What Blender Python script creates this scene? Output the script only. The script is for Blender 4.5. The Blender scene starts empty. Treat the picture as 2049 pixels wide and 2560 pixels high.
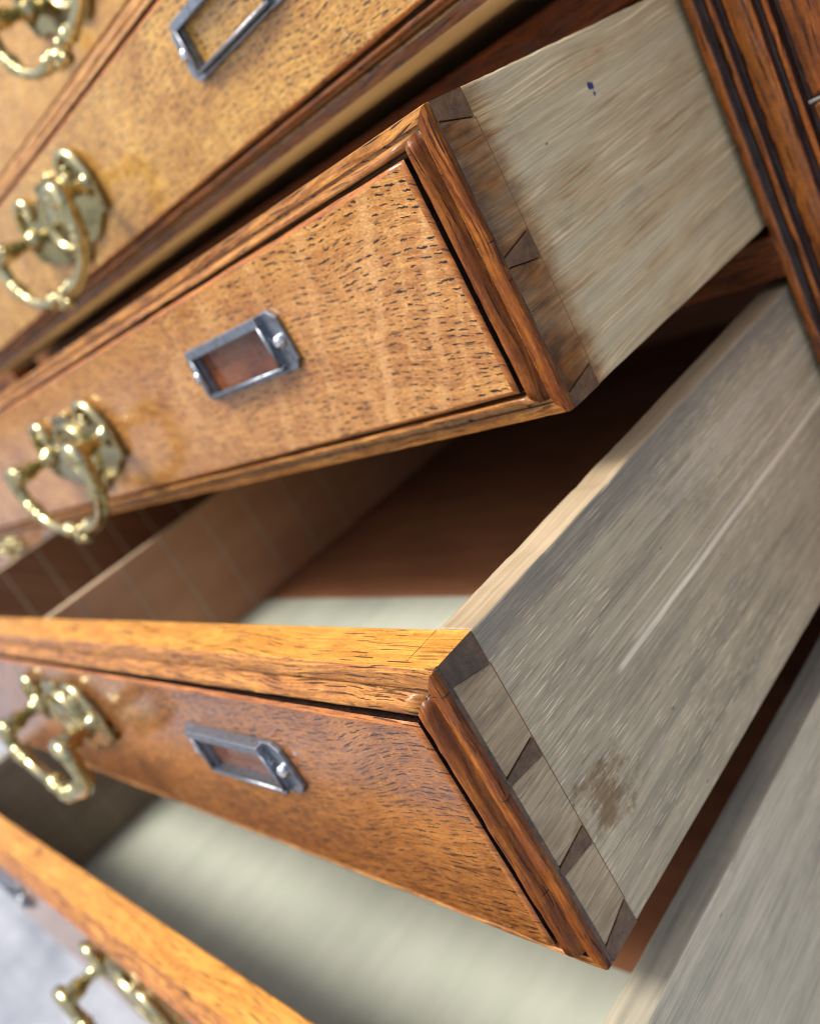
import bpy, bmesh, math, random
from mathutils import Matrix, Vector
rng = random.Random(7)
scene = bpy.context.scene
COL = scene.collection
S = 0.085                                   # metres per modelling unit

# ------------------------------------------------------------------ camera
cam_d = bpy.data.cameras.new('camera')
cam = bpy.data.objects.new('camera', cam_d); COL.objects.link(cam)
R = ((0.6317207, 0.61506303, -0.47183305), (-0.08431114, -0.5505384, -0.83054145), (-0.77059755, 0.56445101, -0.29592984))
CP = (1.78793837, -3.58625067, -0.20363251)
m = Matrix.Identity(4)
for i in range(3):
    m[i][0] = R[0][i]; m[i][1] = -R[1][i]; m[i][2] = -R[2][i]; m[i][3] = CP[i] * S
cam.matrix_world = m
cam_d.sensor_fit = 'VERTICAL'; cam_d.sensor_height = 36.0
cam_d.lens = 36.0 * 2200.58 / 2560.0
cam_d.clip_start = 0.005; cam_d.clip_end = 200
cam_d.dof.use_dof = True
cam_d.dof.focus_distance = 2.5 * S
cam_d.dof.aperture_fstop = 8.8
scene.camera = cam

# ------------------------------------------------------------------ daylight
SUN = Vector((-0.20, -0.50, 1.0)).normalized()
w = bpy.data.worlds.new('World'); scene.world = w; w.use_nodes = True
nt = w.node_tree
bg = nt.nodes['Background']
sky = nt.nodes.new('ShaderNodeTexSky'); sky.sky_type = 'NISHITA'; sky.sun_disc = False
sky.sun_elevation = math.asin(SUN.z); sky.sun_rotation = math.atan2(SUN.x, SUN.y)
sky.air_density = 1.0; sky.dust_density = 6.0; sky.ozone_density = 0.5
nt.links.new(sky.outputs[0], bg.inputs[0]); bg.inputs[1].default_value = 0.15
sd = bpy.data.lights.new('sun', 'SUN'); so = bpy.data.objects.new('sun', sd); COL.objects.link(so)
sd.energy = 2.4; sd.angle = math.radians(18); sd.color = (1.0, 0.94, 0.84)
so.rotation_euler = SUN.to_track_quat('Z', 'Y').to_euler()
scene.view_settings.view_transform = 'Standard'; scene.view_settings.look = 'None'
scene.view_settings.exposure = 0.6; scene.view_settings.gamma = 1.0
scene.render.engine = 'CYCLES'
scene.cycles.max_bounces = 6; scene.cycles.diffuse_bounces = 4; scene.cycles.glossy_bounces = 3
scene.cycles.use_denoising = True; scene.cycles.denoising_prefilter = 'ACCURATE'
scene.cycles.filter_width = 1.0

# ------------------------------------------------------------------ node helper
class G:
    def __init__(s, name):
        s.mat = bpy.data.materials.new(name); s.mat.use_nodes = True
        s.t = s.mat.node_tree; s.b = s.t.nodes['Principled BSDF']
        tc = s.t.nodes.new('ShaderNodeTexCoord'); sp = s.t.nodes.new('ShaderNodeSeparateXYZ')
        s.t.links.new(tc.outputs['Object'], sp.inputs[0])
        s.P = tc.outputs['Object']; s.x, s.y, s.z = sp.outputs
    def put(s, sock, v):
        if isinstance(v, bpy.types.NodeSocket): s.t.links.new(v, sock)
        elif v is not None:
            if hasattr(sock.default_value, '__len__') and not hasattr(v, '__len__'): v = (v,) * len(sock.default_value)
            if hasattr(v, '__len__') and len(v) == 3 and len(sock.default_value) == 4: v = (*v, 1)
            sock.default_value = v
    def m(s, op, a, b=None, c=None, clamp=False):
        n = s.t.nodes.new('ShaderNodeMath'); n.operation = op; n.use_clamp = clamp
        for i, v in enumerate((a, b, c)):
            if v is not None: s.put(n.inputs[i], v)
        return n.outputs[0]
    def add(s, a, b): return s.m('ADD', a, b)
    def mul(s, a, b): return s.m('MULTIPLY', a, b)
    def vec(s, x, y, z=0.0):
        n = s.t.nodes.new('ShaderNodeCombineXYZ')
        for i, v in enumerate((x, y, z)): s.put(n.inputs[i], v)
        return n.outputs[0]
    def noise(s, v, scale=1.0, detail=3.0, rough=0.55, dist=0.0):
        n = s.t.nodes.new('ShaderNodeTexNoise'); s.put(n.inputs['Vector'], v)
        n.inputs['Scale'].default_value = scale; n.inputs['Detail'].default_value = detail
        n.inputs['Roughness'].default_value = rough; n.inputs['Distortion'].default_value = dist
        return n.outputs['Fac']
    def map(s, v, a, b, c=0.0, d=1.0, smooth=True):
        n = s.t.nodes.new('ShaderNodeMapRange'); n.interpolation_type = 'SMOOTHSTEP' if smooth else 'LINEAR'
        s.put(n.inputs[0], v)
        for i, q in enumerate((a, b, c, d)): s.put(n.inputs[i + 1], q)
        return n.outputs[0]
    def mix(s, f, a, b, mode='MIX'):
        n = s.t.nodes.new('ShaderNodeMix'); n.data_type = 'RGBA'; n.blend_type = mode
        s.put(n.inputs[0], f); s.put(n.inputs[6], a); s.put(n.inputs[7], b)
        return n.outputs[2]
    def ramp(s, f, stops):
        n = s.t.nodes.new('ShaderNodeValToRGB'); e = n.color_ramp.elements
        while len(e) < len(stops): e.new(0.5)
        for q, (p, c) in zip(e, stops): q.position = p; q.color = (*c, 1)
        s.put(n.inputs[0], f); return n.outputs[0]
    def dash(s, u, v, su, sv, lu, lv, keep, vary=0.6, rnd=0.85):
        """elongated pores: one per cell of a stretched voronoi lattice"""
        n = s.t.nodes.new('ShaderNodeTexVoronoi'); n.voronoi_dimensions = '2D'; n.inputs['Scale'].default_value = 1.0
        n.inputs['Randomness'].default_value = rnd
        q = s.vec(s.mul(u, su), s.mul(v, sv)); s.put(n.inputs['Vector'], q)
        d = s.t.nodes.new('ShaderNodeVectorMath'); d.operation = 'SUBTRACT'
        s.put(d.inputs[0], q); s.put(d.inputs[1], n.outputs['Position'])
        sp = s.t.nodes.new('ShaderNodeSeparateXYZ'); s.put(sp.inputs[0], d.outputs[0])
        sc = s.t.nodes.new('ShaderNodeSeparateColor'); s.put(sc.inputs[0], n.outputs['Color'])
        ln = s.m('MULTIPLY_ADD', sc.outputs[0], vary, 1.0 - vary)
        a = s.m('DIVIDE', sp.outputs[0], s.mul(ln, lu)); b = s.m('DIVIDE', sp.outputs[1], s.mul(ln, lv))
        r = s.add(s.mul(a, a), s.mul(b, b))
        k = s.map(r, 1.0, 0.55)
        return s.mul(k, s.m('LESS_THAN', sc.outputs[1], keep))
    def bump(s, h, strength=0.5, dist=0.0006, n0=None):
        n = s.t.nodes.new('ShaderNodeBump'); n.inputs['Strength'].default_value = strength
        n.inputs['Distance'].default_value = dist; s.put(n.inputs['Height'], h)
        if n0 is not None: s.put(n.inputs['Normal'], n0)
        return n.outputs[0]
    def out(s, col, rough=0.5, coat=0.0, coat_r=0.1, metal=0.0, nrm=None, spec=0.5, coat_n=None):
        b = s.b.inputs
        s.put(b['Base Color'], col); s.put(b['Roughness'], rough); s.put(b['Coat Weight'], coat)
        s.put(b['Coat Roughness'], coat_r); s.put(b['Metallic'], metal); s.put(b['Specular IOR Level'], spec)
        if nrm is not None:
            s.put(b['Normal'], nrm)
            if coat_n is not None: s.put(b['Coat Normal'], coat_n)
        return s.mat

# ------------------------------------------------------------------ materials
def oak_face(name, seed, ca, cb, cray, pores=0.9, rays=1.0, ang=0.0, finepores=0.0, coat=0.7, contrast=1.0, bands=(), dl=1.0, fine=None):
    """polished quarter sawn oak, grain along x; pores as rows of short dark dashes, rays as pale wavering bands"""
    g = G(name)
    v0 = g.add(g.z, g.mul(g.y, 0.9))
    wob = g.noise(g.vec(g.mul(g.x, 0.9), g.mul(v0, 1.1), seed), 1.0, 2)
    u = g.add(g.x, seed * 3.7)
    v = g.add(g.add(v0, g.mul(g.x, ang)), g.mul(g.add(wob, -0.5), 0.30))
    fib = g.noise(g.vec(g.mul(u, 4.0), g.mul(v, 60.0), seed), 1.0, 4, 0.7)
    blo = g.noise(g.vec(g.mul(u, 2.0), g.mul(v, 4.0), seed + 4), 1.0, 4, 0.6)
    blo2 = g.noise(g.vec(g.mul(u, 9), g.mul(v, 30), seed + 9), 1.0, 5, 0.7)
    f = g.add(g.add(g.mul(fib, 0.42), g.mul(blo, 0.42)), g.mul(blo2, 0.34))
    col = g.ramp(g.map(f, 0.44, 0.78), [(0.0, cb), (0.45, tuple(0.5 * p + 0.5 * q for p, q in zip(ca, cb))), (1.0, ca)])
    # medullary rays: narrow light bands running up the board
    ru = g.add(g.mul(g.add(u, g.mul(g.z, -0.55)), 5.0), g.mul(g.noise(g.vec(g.mul(u, 1.6), g.mul(v, 2.2), seed + 2), 1.0, 3), 2.2))
    ray = g.noise(g.vec(ru, g.mul(v, 0.7), seed + 1), 1.0, 2, 0.4)
    rgate = g.map(g.noise(g.vec(g.mul(u, 1.1), g.mul(v, 2.3), seed + 6), 1.0, 2), 0.36, 0.58)
    rmask = g.mul(g.mul(g.map(ray, 0.56, 0.66), rgate), rays)
    bw = g.noise(g.vec(g.mul(u, 2.2), g.mul(v, 5.0), seed + 16), 1.0, 4, 0.6)
    for c, wd, am in bands:
        q = g.m('ABSOLUTE', g.add(g.add(g.add(g.x, g.mul(g.z, -0.55)), g.mul(g.add(bw, -0.5), 0.16)), -c))
        k = g.mul(g.map(q, wd, wd * 0.25), g.map(bw, 0.30, 0.50, 0.45 * am, am))
        rmask = g.m('MAXIMUM', rmask, k)
    fl = g.noise(g.vec(g.mul(u, 30), g.mul(v, 9), seed + 3), 1.0, 3)
    fl = g.mul(g.map(fl, 0.56, 0.70), 0.5 * rays)
    col = g.mix(g.mul(rmask, 0.42), col, cray)
    col = g.mix(fl, col, cray)
    reg = g.map(g.noise(g.vec(g.mul(u, 1.0), g.mul(v, 1.8), seed + 8), 1.0, 3), 0.32, 0.52)
    keep = g.mul(g.m('SUBTRACT', 1.0, g.mul(rmask, 0.85)), g.m('MULTIPLY_ADD', reg, 0.35, 0.65))
    jag = g.add(v, g.mul(g.add(g.noise(g.vec(g.mul(u, 55), g.mul(v, 55), seed), 1.0, 2), -0.5), 0.014))
    d1 = g.dash(u, jag, 17.5 / dl, 37.0, 0.47, 0.135, g.mul(keep, pores), 0.65, 0.5)
    d2 = g.dash(g.add(u, 3.3), g.add(jag, 1.7), 30.0 / dl, 60.0, 0.42, 0.15, g.mul(keep, max(pores * 0.7, finepores) if fine is None else fine), 0.6)
    d3 = g.dash(g.add(u, 7.1), g.add(jag, 5.9), 9.0, 27.0, 0.40, 0.10, g.mul(keep, pores * 0.22))
    d = g.m('MAXIMUM', g.m('MAXIMUM', d1, g.mul(d2, 0.7)), d3)
    dk = g.noise(g.vec(g.mul(u, 6), g.mul(v, 9), seed + 5), 1.0, 3)
    # warm halo of stain soaked in round each pore row, then the pore
    halo = g.map(g.noise(g.vec(g.mul(u, 7), g.mul(v, 31), seed + 12), 1.0, 3, 0.6), 0.50, 0.68)
    col = g.mix(g.mul(halo, 0.28 * contrast), col, tuple(c * 0.62 for c in cb))
    col = g.mix(g.mul(d, g.map(dk, 0.2, 0.5, 0.75, 1.0)), col, (0.014, 0.006, 0.003))
    sp = g.map(g.noise(g.vec(g.mul(u, 5), g.mul(v, 11), seed + 7), 1.0, 5, 0.75), 0.60, 0.74)
    col = g.mix(g.mul(sp, 0.42 * contrast), col, (0.11, 0.030, 0.007))
    ft = g.noise(g.vec(g.mul(u, 60), g.mul(v, 120), seed), 1.0, 3, 0.75)
    col = g.mix(1.0, col, g.ramp(ft, [(0.32, (0.62, 0.60, 0.57)), (0.68, (1.26, 1.24, 1.2))]), 'MULTIPLY')
    h = g.add(g.mul(d, -1.0), g.add(g.mul(fib, 0.3), g.mul(ft, 0.2)))
    soft = g.add(g.mul(d, -0.6), g.mul(blo2, 0.5))
    return g.out(col, g.map(fib, 0.3, 0.7, 0.4, 0.55), g.map(blo2, 0.3, 0.7, 1.0, coat), g.map(blo2, 0.3, 0.7, 0.07, 0.18),
                 nrm=g.bump(h, 0.8, 0.001), spec=0.15, coat_n=g.bump(soft, 0.18, 0.0006))

def oak_long(name, seed, ca, cb, cd, axis='x', streak=0.5, rough=0.3, coat=0.7, cross=0.0, long=False, dk=0.0):
    """oak seen along the board: long dark streaks; axis = grain direction"""
    g = G(name)
    if axis == 'x': u, v = g.x, g.add(g.mul(g.z, 1.0), g.mul(g.y, 1.15))
    elif axis == 'z': u, v = g.z, g.add(g.x, g.mul(g.y, 0.8))
    else: u, v = g.y, g.add(g.z, g.x)
    u = g.add(u, seed * 2.9)
    wob = g.noise(g.vec(g.mul(u, 1.4), g.mul(v, 2.0), seed), 1.0, 2)
    v = g.add(v, g.mul(g.add(wob, -0.5), 0.14))
    fib = g.noise(g.vec(g.mul(u, 2.2), g.mul(v, 55.0), seed), 1.0, 5, 0.65)
    blo = g.noise(g.vec(g.mul(u, 3.0), g.mul(v, 12), seed + 4), 1.0, 4, 0.65)
    mo = g.noise(g.vec(g.mul(u, 9), g.mul(v, 20), seed + 5), 1.0, 4, 0.7)
    f = g.add(g.add(g.mul(fib, 0.45), g.mul(blo, 0.4)), g.mul(mo, 0.3))
    col = g.ramp(g.map(f, 0.42 + dk, 0.74 + dk), [(0.0, cb), (1.0, ca)])
    st = g.noise(g.vec(g.mul(u, 1.8 if long else 4.5), g.mul(v, 90.0 if long else 75.0), seed + 11), 1.0, 3, 0.6)
    st = g.mul(g.map(st, 0.57, 0.66), g.map(g.noise(g.vec(g.mul(u, 1.7), g.mul(v, 8), seed + 12), 1.0, 2), 0.42, 0.62))
    d = g.dash(u, v, 6.0, 44.0, 0.42, 0.17, streak)
    dd = g.m('MAXIMUM', g.mul(st, min(1.0, streak * 1.5)), g.mul(d, 0.85))
    col = g.mix(dd, col, cd)
    sp = g.map(g.noise(g.vec(g.mul(u, 16), g.mul(v, 22), seed + 7), 1.0, 4, 0.7), 0.6, 0.72)
    col = g.mix(g.mul(sp, 0.6), col, cd)
    if cross > 0:
        c = g.dash(g.add(v, 0.3), u, 14.0, 40.0, 0.42, 0.13, cross)
        col = g.mix(g.mul(c, 0.8), col, cd)
        dd = g.m('MAXIMUM', dd, c)
    ft = g.noise(g.vec(g.mul(u, 50), g.mul(v, 130), seed), 1.0, 3, 0.7)
    col = g.mix(1.0, col, g.ramp(ft, [(0.3, (0.7, 0.68, 0.66)), (0.7, (1.2, 1.17, 1.12))]), 'MULTIPLY')
    h = g.add(g.mul(dd, -1.0), g.add(g.mul(fib, 0.4), g.mul(blo, 0.35)))
    return g.out(col, g.map(blo, 0.3, 0.7, rough + 0.1, rough + 0.3), g.map(mo, 0.35, 0.65, coat, coat * 0.35), g.map(blo, 0.3, 0.7, 0.12, 0.32), nrm=g.bump(h, 0.9, 0.0011), spec=0.15, coat_n=g.bump(g.add(g.mul(dd, -0.6), g.mul(mo, 0.6)), 0.5, 0.0008))

def side_oak(name, seed, base, dark, pale, fleck, kind, stain=0.0, stain_w=0.2):
    """raw, greyed drawer side; grain along y, local y=0 at the front"""
    g = G(name)
    tilt = 0.05 if kind == 'cathedral' else 0.0
    u = g.add(g.y, seed * 1.9); v = g.add(g.add(g.z, g.mul(g.x, 0.8)), g.mul(g.y, -tilt))
    wob = g.noise(g.vec(g.mul(u, 0.8), g.mul(v, 1.2), seed), 1.0, 2)
    v2 = g.add(v, g.mul(g.add(wob, -0.5), 0.08 if kind == 'cathedral' else 0.04))
    fib = g.noise(g.vec(g.mul(u, 0.7), g.mul(v2, 44.0), seed), 1.0, 5, 0.68)
    blo = g.noise(g.vec(g.mul(u, 1.6), g.mul(v, 3.4), seed + 4), 1.0, 4, 0.6)
    blo2 = g.noise(g.vec(g.mul(u, 3.5), g.mul(v, 10), seed + 5), 1.0, 5, 0.65)
    fb2 = g.noise(g.vec(g.mul(u, 0.5), g.mul(v2, 14.0), seed + 15), 1.0, 4, 0.6)
    f = g.add(g.add(g.add(g.mul(fib, 0.36), g.mul(blo, 0.26)), g.mul(blo2, 0.18)), g.mul(fb2, 0.32))
    col = g.ramp(g.map(f, 0.36, 0.74), [(0.0, dark), (0.5, base), (1.0, pale)])
    h = g.mul(fib, 0.3)
    if kind == 'cathedral':
        wv = g.noise(g.vec(g.mul(u, 0.28), g.mul(v2, 8.5), seed + 2), 1.0, 3, 0.5)
        wz = g.add(v2, g.mul(g.add(g.noise(g.vec(g.mul(u, 9), g.mul(v2, 9), seed + 14), 1.0, 2), -0.5), 0.007))
        fine = g.noise(g.vec(g.mul(u, 1.3), g.mul(wz, 92.0), seed + 3), 1.0, 2, 0.5)
        band = g.map(wv, 0.44, 0.56)
        fine2 = g.noise(g.vec(g.mul(u, 1.8), g.mul(wz, 130.0), seed + 13), 1.0, 2, 0.5)
        line = g.mul(g.map(fine, 0.51, 0.58), g.map(band, 0.0, 1.0, 0.10, 1.0))
        dl = g.mul(g.map(fine2, 0.56, 0.66), g.map(band, 0.0, 1.0, 0.3, 0.9))
        col = g.mix(g.mul(dl, 0.45), col, (0.19, 0.135, 0.075))
        brown = g.map(g.noise(g.vec(g.mul(u, 1.5), g.mul(v2, 3.0), seed + 6), 1.0, 3), 0.42, 0.62)
        col = g.mix(g.mul(band, 0.35), col, (0.62, 0.45, 0.22))
        lc = g.mix(brown, (0.95, 0.78, 0.48), (0.42, 0.16, 0.035))
        col = g.mix(g.mul(line, 0.75), col, lc)
        h = g.add(h, g.mul(line, 1.2))
        for iy, iz, ry, rz in ((0.797, 0.826, 0.020, 0.016), (0.80, 0.797, 0.009, 0.009)):   # ink spots
            e = g.add(g.m('POWER', g.m('DIVIDE', g.add(g.y, -iy), ry), 2.0), g.m('POWER', g.m('DIVIDE', g.add(g.z, -iz), rz), 2.0))
            e = g.add(e, g.mul(g.add(blo2, -0.5), 1.6)) if False else g.add(e, g.mul(g.add(g.noise(g.vec(g.mul(u, 45), g.mul(v, 45), 1.0), 1.0, 2), -0.5), 2.4))
            col = g.mix(g.map(e, 1.1, 0.5), col, (0.03, 0.055, 0.16))
    else:
        d = g.dash(u, v2, 9.5, 70.0, 0.46, 0.17, 0.62)
        reg = g.map(g.noise(g.vec(g.mul(u, 1.2), g.mul(v, 3.5), seed + 3), 1.0, 3), 0.38, 0.56, 0.25, 0.95)
        col = g.mix(g.mul(d, reg), col, fleck)
        d2 = g.dash(g.add(u, 2.2), g.add(v2, 4.1), 7.0, 72.0, 0.42, 0.14, 0.5)
        col = g.mix(g.mul(d2, 0.40), col, tuple(c * 0.55 for c in dark))
        wv = g.noise(g.vec(g.mul(u, 0.25), g.mul(v, 11.0), seed + 2), 1.0, 2, 0.4)
        ray = g.map(wv, 0.66, 0.72)
        col = g.mix(g.mul(ray, 0.55), col, (0.68, 0.58, 0.42))
        h = g.add(h, g.add(g.mul(d, 1.0), g.mul(d2, -0.5)))
        if seed < 5:
            # two long planing tracks and a brown spill beside the joint
            tw = g.noise(g.vec(g.mul(u, 5), 2.0, seed), 1.0, 2)
            for zc, wd, y0, am in ((0.652, 0.017, 0.58, 1.0), (0.680, 0.009, 0.70, 0.45), (0.755, 0.009, 0.52, 0.45)):
                q = g.m('ABSOLUTE', g.add(g.add(g.z, g.mul(tw, 0.006)), -zc - 0.003))
                col = g.mix(g.mul(g.mul(g.map(q, wd, wd * 0.3), g.map(g.y, y0, y0 + 0.06)), am), col, (0.97, 0.83, 0.60))
            e = g.add(g.m('POWER', g.m('DIVIDE', g.add(g.y, -0.315), 0.15), 2.0), g.m('POWER', g.m('DIVIDE', g.add(g.z, -0.41), 0.13), 2.0))
            e = g.add(e, g.mul(g.add(g.noise(g.vec(g.mul(u, 9), g.mul(v, 15), 4.0), 1.0, 6, 0.75), -0.5), 8.0))
            col = g.mix(g.mul(g.map(e, 1.3, -0.4), 0.8), col, (0.23, 0.13, 0.045))
            gr = g.noise(g.vec(g.mul(u, 1.5), g.mul(v, 9), seed + 40), 1.0, 4, 0.65)
            col = g.mix(g.mul(g.map(g.add(g.z, g.mul(gr, 0.35)), 1.10, 1.34), 0.6), col, (0.17, 0.165, 0.145))
    # sooty handling marks and small scuffs
    sm = g.map(g.noise(g.vec(g.mul(u, 2.6), g.mul(v, 5.5), seed + 20), 1.0, 5, 0.7), 0.56, 0.74)
    col = g.mix(g.mul(sm, 0.35), col, (0.20, 0.19, 0.15))
    sc = g.map(g.noise(g.vec(g.mul(u, 10), g.mul(v, 16), seed + 21), 1.0, 5, 0.75), 0.66, 0.74)
    col = g.mix(g.mul(sc, 0.45), col, (0.74, 0.70, 0.58))
    pk = g.dash(g.add(u, 1.3), g.add(v, 0.7), 6.0, 9.0, 0.07, 0.045, 0.12)
    col = g.mix(g.mul(pk, 0.7), col, (0.10, 0.085, 0.07))
    if stain > 0:                          # polish that ran over the joint from the front
        sn = g.noise(g.vec(g.mul(u, 7), g.mul(v2, 20), seed + 30), 1.0, 4, 0.65)
        loose = kind == 'cathedral'
        e = g.add(g.y, g.mul(g.add(sn, -0.5), 0.15 if loose else 0.012))
        k = g.mul(g.map(e, stain_w, stain_w - (0.17 if loose else 0.012)), stain)
        pt = g.map(g.noise(g.vec(g.mul(u, 2), g.mul(v, 4.2), seed + 31), 1.0, 3), 0.34, 0.60, 0.72, 1.0)
        stc = g.ramp(g.map(g.add(g.mul(sn, 0.8), g.mul(g.y, 1.2)), 0.35, 0.85, smooth=False), [(0.1, (0.085, 0.028, 0.008)), (0.9, (0.42, 0.17, 0.035))] if loose else [(0.1, (0.22, 0.115, 0.048)), (0.8, (0.54, 0.37, 0.185))])
        col = g.mix(g.m('MULTIPLY', k, pt, clamp=True), col, stc)
    ft = g.noise(g.vec(g.mul(u, 3.0), g.mul(v2, 150), seed), 1.0, 4, 0.7)
    col = g.mix(1.0, col, g.ramp(ft, [(0.32, (0.74, 0.74, 0.74)), (0.68, (1.2, 1.19, 1.17))]), 'MULTIPLY')
    h = g.add(h, g.mul(ft, 0.2))
    return g.out(col, 0.55, 0.0, nrm=g.bump(h, 0.5, 0.0007), spec=0.3)

def end_grain(name, seed, a, b, rough=0.35):
    g = G(name)
    n = g.noise(g.vec(g.mul(g.y, 30), g.mul(g.z, 30), seed), 1.0, 4, 0.7)
    n2 = g.noise(g.vec(g.mul(g.y, 9), g.mul(g.z, 7), seed + 3), 1.0, 3, 0.6)
    col = g.ramp(g.map(g.add(g.mul(n, 0.5), g.mul(n2, 0.6)), 0.35, 0.75), [(0, a), (1, b)])
    n3 = g.noise(g.vec(g.mul(g.y, 70), g.mul(g.z, 55), seed + 6), 1.0, 3, 0.7)
    col = g.mix(g.map(n3, 0.62, 0.74), col, (0.20, 0.14, 0.095))
    col = g.mix(g.map(n3, 0.36, 0.28), col, (0.008, 0.006, 0.005))
    return g.out(col, rough, 0.25, 0.2, nrm=g.bump(n, 0.7, 0.001))

def plain(name, a, b, axis='y', rough=0.6, coat=0.0, seed=1, sc=18.0):
    g = G(name)
    u, v = {'x': (g.x, g.add(g.z, g.y)), 'y': (g.y, g.add(g.z, g.x)), 'z': (g.z, g.add(g.x, g.y))}[axis]
    n = g.noise(g.vec(g.mul(u, 1.2), g.mul(v, sc), seed), 1.0, 4, 0.6)
    n2 = g.noise(g.vec(g.mul(u, 1.1), g.mul(v, 1.6), seed + 3), 1.0, 4, 0.6)
    col = g.ramp(g.map(g.add(g.mul(n, 0.5), g.mul(n2, 0.5)), 0.35, 0.68), [(0, a), (1, b)])
    return g.out(col, rough, coat, 0.15, nrm=g.bump(n, 0.4, 0.0005))

def wax(name):
    g = G(name)
    n = g.noise(g.vec(g.mul(g.x, 25), g.mul(g.y, 25), g.mul(g.z, 25)), 1.0, 4, 0.7)
    col = g.ramp(n, [(0.35, (0.006, 0.005, 0.006)), (0.7, (0.03, 0.014, 0.01))])
    return g.out(col, 0.22, 0.6, 0.1, nrm=g.bump(n, 0.8, 0.0012))

def metal(name, col, rough, spot, bump=0.15, sc=20):
    g = G(name)
    n = g.noise(g.vec(g.mul(g.x, sc), g.mul(g.y, sc), g.mul(g.z, sc)), 1.0, 4, 0.65)
    c = g.mix(g.map(n, 0.45, 0.72), col, spot)
    return g.out(c, g.map(n, 0.3, 0.7, rough, rough + 0.12), 0.0, metal=1.0, nrm=g.bump(n, bump, 0.0006))

M = {}
M['wax'] = wax('black wax in the quirk')
M['wax_worn'] = oak_long('waxed quirk rubbed through', 140, (0.40, 0.15, 0.035), (0.010, 0.006, 0.005), (0.006, 0.004, 0.004), 'x', 0.3, 0.3, 0.4, dk=0.02)
M['brass_dull'] = metal('brass toned darker', (0.34, 0.29, 0.14), 0.10, (0.16, 0.13, 0.06), 0.05, 10)
M['brass'] = metal('polished brass', (0.47, 0.42, 0.23), 0.07, (0.26, 0.22, 0.10), 0.05, 14)
M['steel'] = metal('dull steel', (0.27, 0.31, 0.37), 0.38, (0.16, 0.165, 0.17), 0.3, 30)
M['screw'] = metal('bright screw steel', (0.62, 0.66, 0.7), 0.16, (0.3, 0.3, 0.32))
M['worn'] = oak_long('rubbed orange arris', 3, (0.52, 0.20, 0.05), (0.24, 0.075, 0.018), (0.05, 0.016, 0.006), 'x', 0.25)
M['end'] = end_grain('end grain dark', 1, (0.020, 0.012, 0.008), (0.15, 0.078, 0.032))
M['end_dry'] = end_grain('end grain dry', 5, (0.060, 0.030, 0.013), (0.22, 0.118, 0.052), 0.6)
M['inside'] = plain('greyed drawer inside', (0.26, 0.19, 0.125), (0.42, 0.34, 0.24), 'y', 0.6, 0, 2)
M['ground'] = None

# per drawer looks: panel, top, mould h, mould v
HWc = 7.05 / 2
OAK = {
    1: oak_face('panel oak honey pale', 11, (0.64, 0.39, 0.095), (0.40, 0.19, 0.036), (0.62, 0.42, 0.18), 0.35, 0.8),
    2: oak_face('panel oak honey', 21, (0.67, 0.41, 0.105), (0.34, 0.15, 0.026), (0.66, 0.45, 0.19), 0.92, 0.9, finepores=0.55, dl=1.1),
    3: oak_face('panel oak amber', 35, (0.60, 0.32, 0.095), (0.30, 0.11, 0.022), (0.66, 0.40, 0.17), 1.0, 0.55, ang=0.11, bands=[(HWc - 0.55 - 0.264, 0.050, 1.0), (HWc - 0.55 + 0.02, 0.042, 0.85), (HWc - 0.55 - 0.63, 0.045, 0.8), (HWc - 0.55 - 0.12, 0.024, 0.5), (HWc - 0.55 - 0.98, 0.05, 0.7), (HWc - 0.55 + 0.14, 0.022, 0.5)], fine=0.28),
    4: oak_face('panel oak brown', 43, (0.43, 0.175, 0.038), (0.17, 0.05, 0.009), (0.48, 0.23, 0.075), 0.92, 0.5, ang=-0.16, finepores=0.8, dl=1.7, contrast=1.7),
    5: oak_face('panel oak bottom', 52, (0.42, 0.19, 0.05), (0.24, 0.09, 0.02), (0.46, 0.22, 0.08), 0.7, 0.4),
}
TOP = {k: oak_long('top edge oak %d' % k, 60 + k, (0.66, 0.35, 0.07), (0.42, 0.165, 0.024), (0.055, 0.026, 0.014), 'x', 0.42, 0.3, 0.5, long=True) for k in (1, 2, 3, 4, 5)}
MH = {k: oak_long('moulding oak %d' % k, 70 + k, (0.56, 0.27, 0.07), (0.19, 0.06, 0.012), (0.020, 0.009, 0.005), 'x', 0.6, 0.34, 0.45) for k in (1, 3, 4, 5)}
MH[2] = oak_long('moulding oak 2', 72, (0.64, 0.37, 0.14), (0.36, 0.17, 0.05), (0.05, 0.02, 0.01), 'x', 0.3, 0.28, 0.7)
MHD = oak_long('moulding oak darker', 79, (0.24, 0.08, 0.016), (0.085, 0.026, 0.007), (0.02, 0.009, 0.005), 'x', 0.5, 0.28, 0.7)  # darker oak for the bottom moulding of one drawer
MV = {k: oak_long('upright moulding oak %d' % k, 80 + k, (0.46, 0.165, 0.024), (0.14, 0.036, 0.006), (0.018, 0.007, 0.004), 'z', 0.3, 0.38, 0.35, cross=0.05, dk=0.075) for k in (1, 2, 3, 4, 5)}
SIDE = {
    3: side_oak('side oak ash grey', 3.0, (0.64, 0.54, 0.325), (0.46, 0.40, 0.26), (0.74, 0.635, 0.40), (0.5, 0.4, 0.28), 'cathedral', 1.0, 0.31),
    4: side_oak('side oak slate grey', 4.6, (0.52, 0.43, 0.28), (0.29, 0.25, 0.175), (0.65, 0.545, 0.355), (0.98, 0.80, 0.54), 'dash', 0.55, 0.186),
    5: side_oak('side oak weathered', 6.2, (0.60, 0.535, 0.375), (0.40, 0.375, 0.285), (0.74, 0.66, 0.48), (0.85, 0.72, 0.50), 'dash', 0.0),
}
SIDE[1] = SIDE[2] = SIDE[3]
SIDETOP = plain('side top edge oak', (0.25, 0.19, 0.115), (0.44, 0.355, 0.235), 'y', 0.6, 0, 5, 34)
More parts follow.
